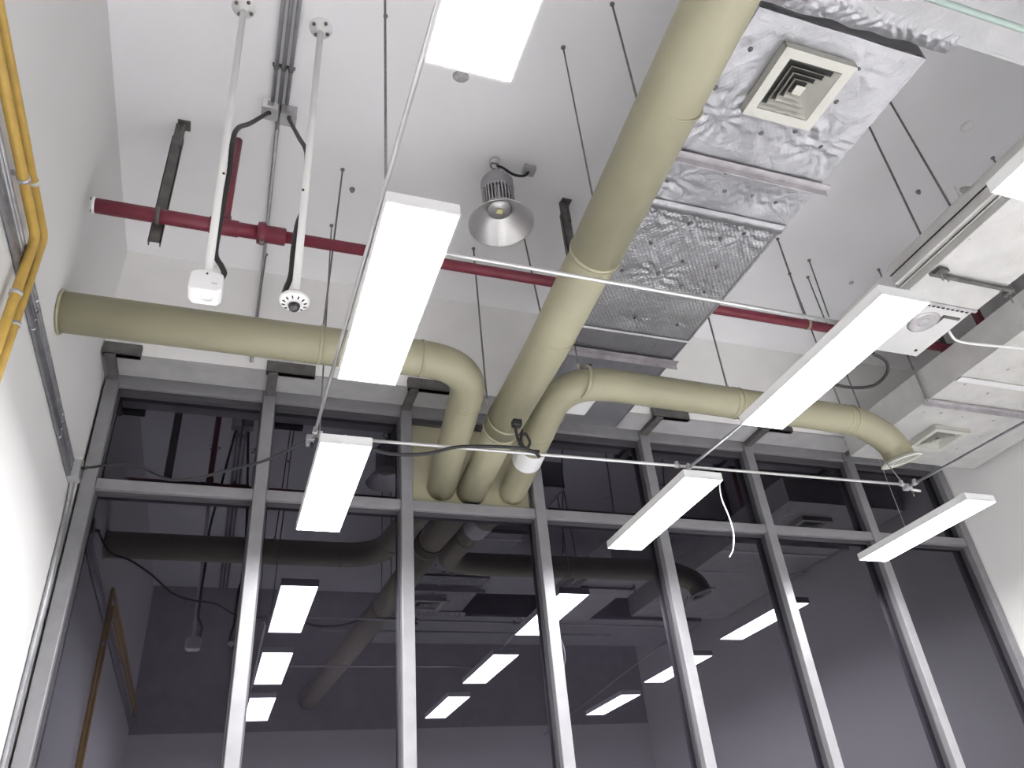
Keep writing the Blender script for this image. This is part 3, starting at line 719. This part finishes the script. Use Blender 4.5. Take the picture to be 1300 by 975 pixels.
rod('dark rod carrying the fan coil, next to the clamp knot', (4.075, 2.58, ZC), (4.117, 2.64, FZ), .0075)
rod('thin ceiling rod ending behind the long right lamp', (4.567, 3.952, ZC), (4.567, 3.975, 5.45), .006)
rod('short stub rod above the grey cable hoop', (5.30, 3.90, ZC), (5.30, 3.90, 5.83), .007)
rod('short stub rod beside the lamp at the right edge', (5.289, 2.575, ZC), (5.289, 2.575, 5.88), .007)
rod('thin rod under the fan coil down to the right duct support', (5.42, 4.07, ZC), (5.42, 4.085, RZ - .02), .008)
rod('thin rod on the right olive pipe nearer the pipe mouth', (4.70, 4.15, ZC), (4.56, 4.01, 4.53), .006)
rod('thin rod with thick sleeve on the right olive pipe', (4.50, 4.15, ZC), (4.36, 4.0, 4.53), .006, clamp=((4.34, 4.0, 4.42), (1, .03, 0), .1125))
rod('thin rod above the left olive pipe beside grey conduit', (.0, 5.0, ZC), (-.02, 4.9, 5.0), .006)
rod('thin rod by left lamp reaching up out of frame', (.36, 1.95, ZC), (.40, 2.055, ZG), .0055)
rod('thin wire under the cream pipe mouth down to the conduit end', (4.66, 4.06, 4.12), (4.575, 3.91, ZG + .03), .004, foot=False, m='grey_cable')
rod('thin upright behind the big pipe ending in a white hook tag', (2.10, 3.94, DZ - .012), (2.10, 3.94, 4.53), .005, foot=False, clamp=((2.115, 3.94, 4.42), (1, .1, 0), .1135))

# ------------------------------------------------------------------ loose cables
hose('loose_cable', 'black cable sagging from wall box across the dark pane', [(XL + .10, 5.08, 4.085), (-.86, 4.9, 4.00), (-.72, 4.8, 3.98), (-.56, 4.7, 3.91), (-.39, 4.6, 3.80), (-.22, 4.5, 3.78), (-.06, 4.4, 3.79), (.12, 4.2, 3.76), (.26, 4.08, 3.79), (.345, 4.0, ZG)], .008, 'black')
hose('loose_cable', 'black cable tied along the cross conduit before the olive pipes', [(.68, 3.99, 3.79), (.82, 3.98, 3.755), (1.03, 3.965, 3.77), (1.2, 3.955, 3.825), (1.4, 3.945, 3.846), (1.60, 3.94, 3.852), (1.70, 3.94, 3.835), (1.735, 3.94, 3.80)], .0105, 'black')
for x in (1.12, 1.735):
    pass
t = thing('cable_coil', 'black coiled cable and plug tied before the white pipe band', 'cable', (1.66, 3.95, 3.85))
bm = B(); add_tube(bm, spline([(1.60, 3.96, 4.02), (1.605, 3.955, 3.95), (1.62, 3.95, 3.89), (1.66, 3.95, 3.865), (1.685, 3.95, 3.91), (1.66, 3.95, 3.965), (1.632, 3.95, 3.945), (1.63, 3.95, 3.89), (1.66, 3.95, 3.85), (1.74, 3.945, 3.845)], 8), .0095, 10); obj('coiled_cable', bm, 'black', t)
bm = B(); add_box(bm, (1.615, 3.965, 4.045), (.06, .05, .045)); obj('plug', bm, 'black', t, .006)
hose('loose_cable', 'white cable dangling in front of the dark pane, right of centre', [(3.02, 3.93, 3.78), (3.06, 4.02, 3.74), (3.10, 4.08, 3.68), (3.135, 4.10, 3.58), (3.14, 4.10, 3.46), (3.105, 4.10, 3.34), (3.06, 4.10, 3.28)], .0038, 'white')
hose('loose_cable', 'dark hoop of cable below the long right lamp', [(4.09, 3.40, 4.72), (4.12, 3.40, 4.62), (4.30, 3.42, 4.56), (4.36, 3.50, 4.51), (4.33, 3.62, 4.48), (4.18, 3.68, 4.48), (4.0, 3.68, 4.49), (3.9, 3.68, 4.50)], .0115, 'black')
hose('loose_cable', 'pale grey hoop of cable above the long right lamp', [(4.55, 3.50, 5.0), (4.46, 3.55, 5.12), (4.42, 3.44, 5.2), (4.50, 3.34, 5.24), (4.64, 3.27, 5.22), (4.8, 3.2, 5.15), (4.76, 3.1, 5.0)], .014, 'grey_cable')
hose('loose_cable', 'white cable from fan coil across the right duct', [(4.76, 3.19, 4.74), (4.80, 3.21, 4.70), (4.90, 3.25, 4.71), (5.10, 3.27, 4.73), (5.55, 3.24, 4.74), (6.3, 3.2, 4.76), (7.05, 3.2, 4.78)], .010, 'white')

# ------------------------------------------------------------------ small things on the ceiling
def stud(name, label, x, y, rx, ry_, m, cat, h=.012):
    bm = B(); add_lathe(bm, (0, 0, 0), [(0, -h), (.6, -h), (1.0, -h * .3), (1.0, 0)], 20)
    for v in bm.verts: v.co = Vector((v.co.x * rx + x, v.co.y * ry_ + y, v.co.z + ZC - .0005))
    return tag(obj(name, bm, m, at=(x, y, ZC)), label, cat)
stud('anchor_stub', 'small dark anchor stub right of the top of thin rod', .552, 4.14, .02, .02, 'rod', 'anchor', .03)
stud('anchor_stub', 'tiny dark anchor stub left of the long thin rod', .52, 2.72, .014, .014, 'rod', 'anchor', .02)
stud('ceiling_patch', 'grey round patch just below the top lamp', 1.075, 3.00, .055, .045, 'stain', 'patch', .004)
stud('ceiling_fitting', 'small round white fitting on the ceiling at upper right', 4.84, 2.387, .05, .05, 'white', 'fitting', .02)
stud('ceiling_patch', 'grey oval patch left of the lamp at right edge', 5.365, 2.90, .085, .04, 'stain', 'patch', .004)
stud('anchor_stub', 'tiny dark anchor stub beside a fan coil rod', 4.95, 3.02, .018, .018, 'rod', 'anchor', .03)
stud('anchor_stub', 'small grey anchor stub near the stub rod at right', 5.17, 4.12, .022, .022, 'stain', 'anchor', .012)
stud('anchor_stub', 'small grey anchor stub right of the duct below red pipe', 3.98, 4.56, .03, .03, 'stain', 'anchor', .012)
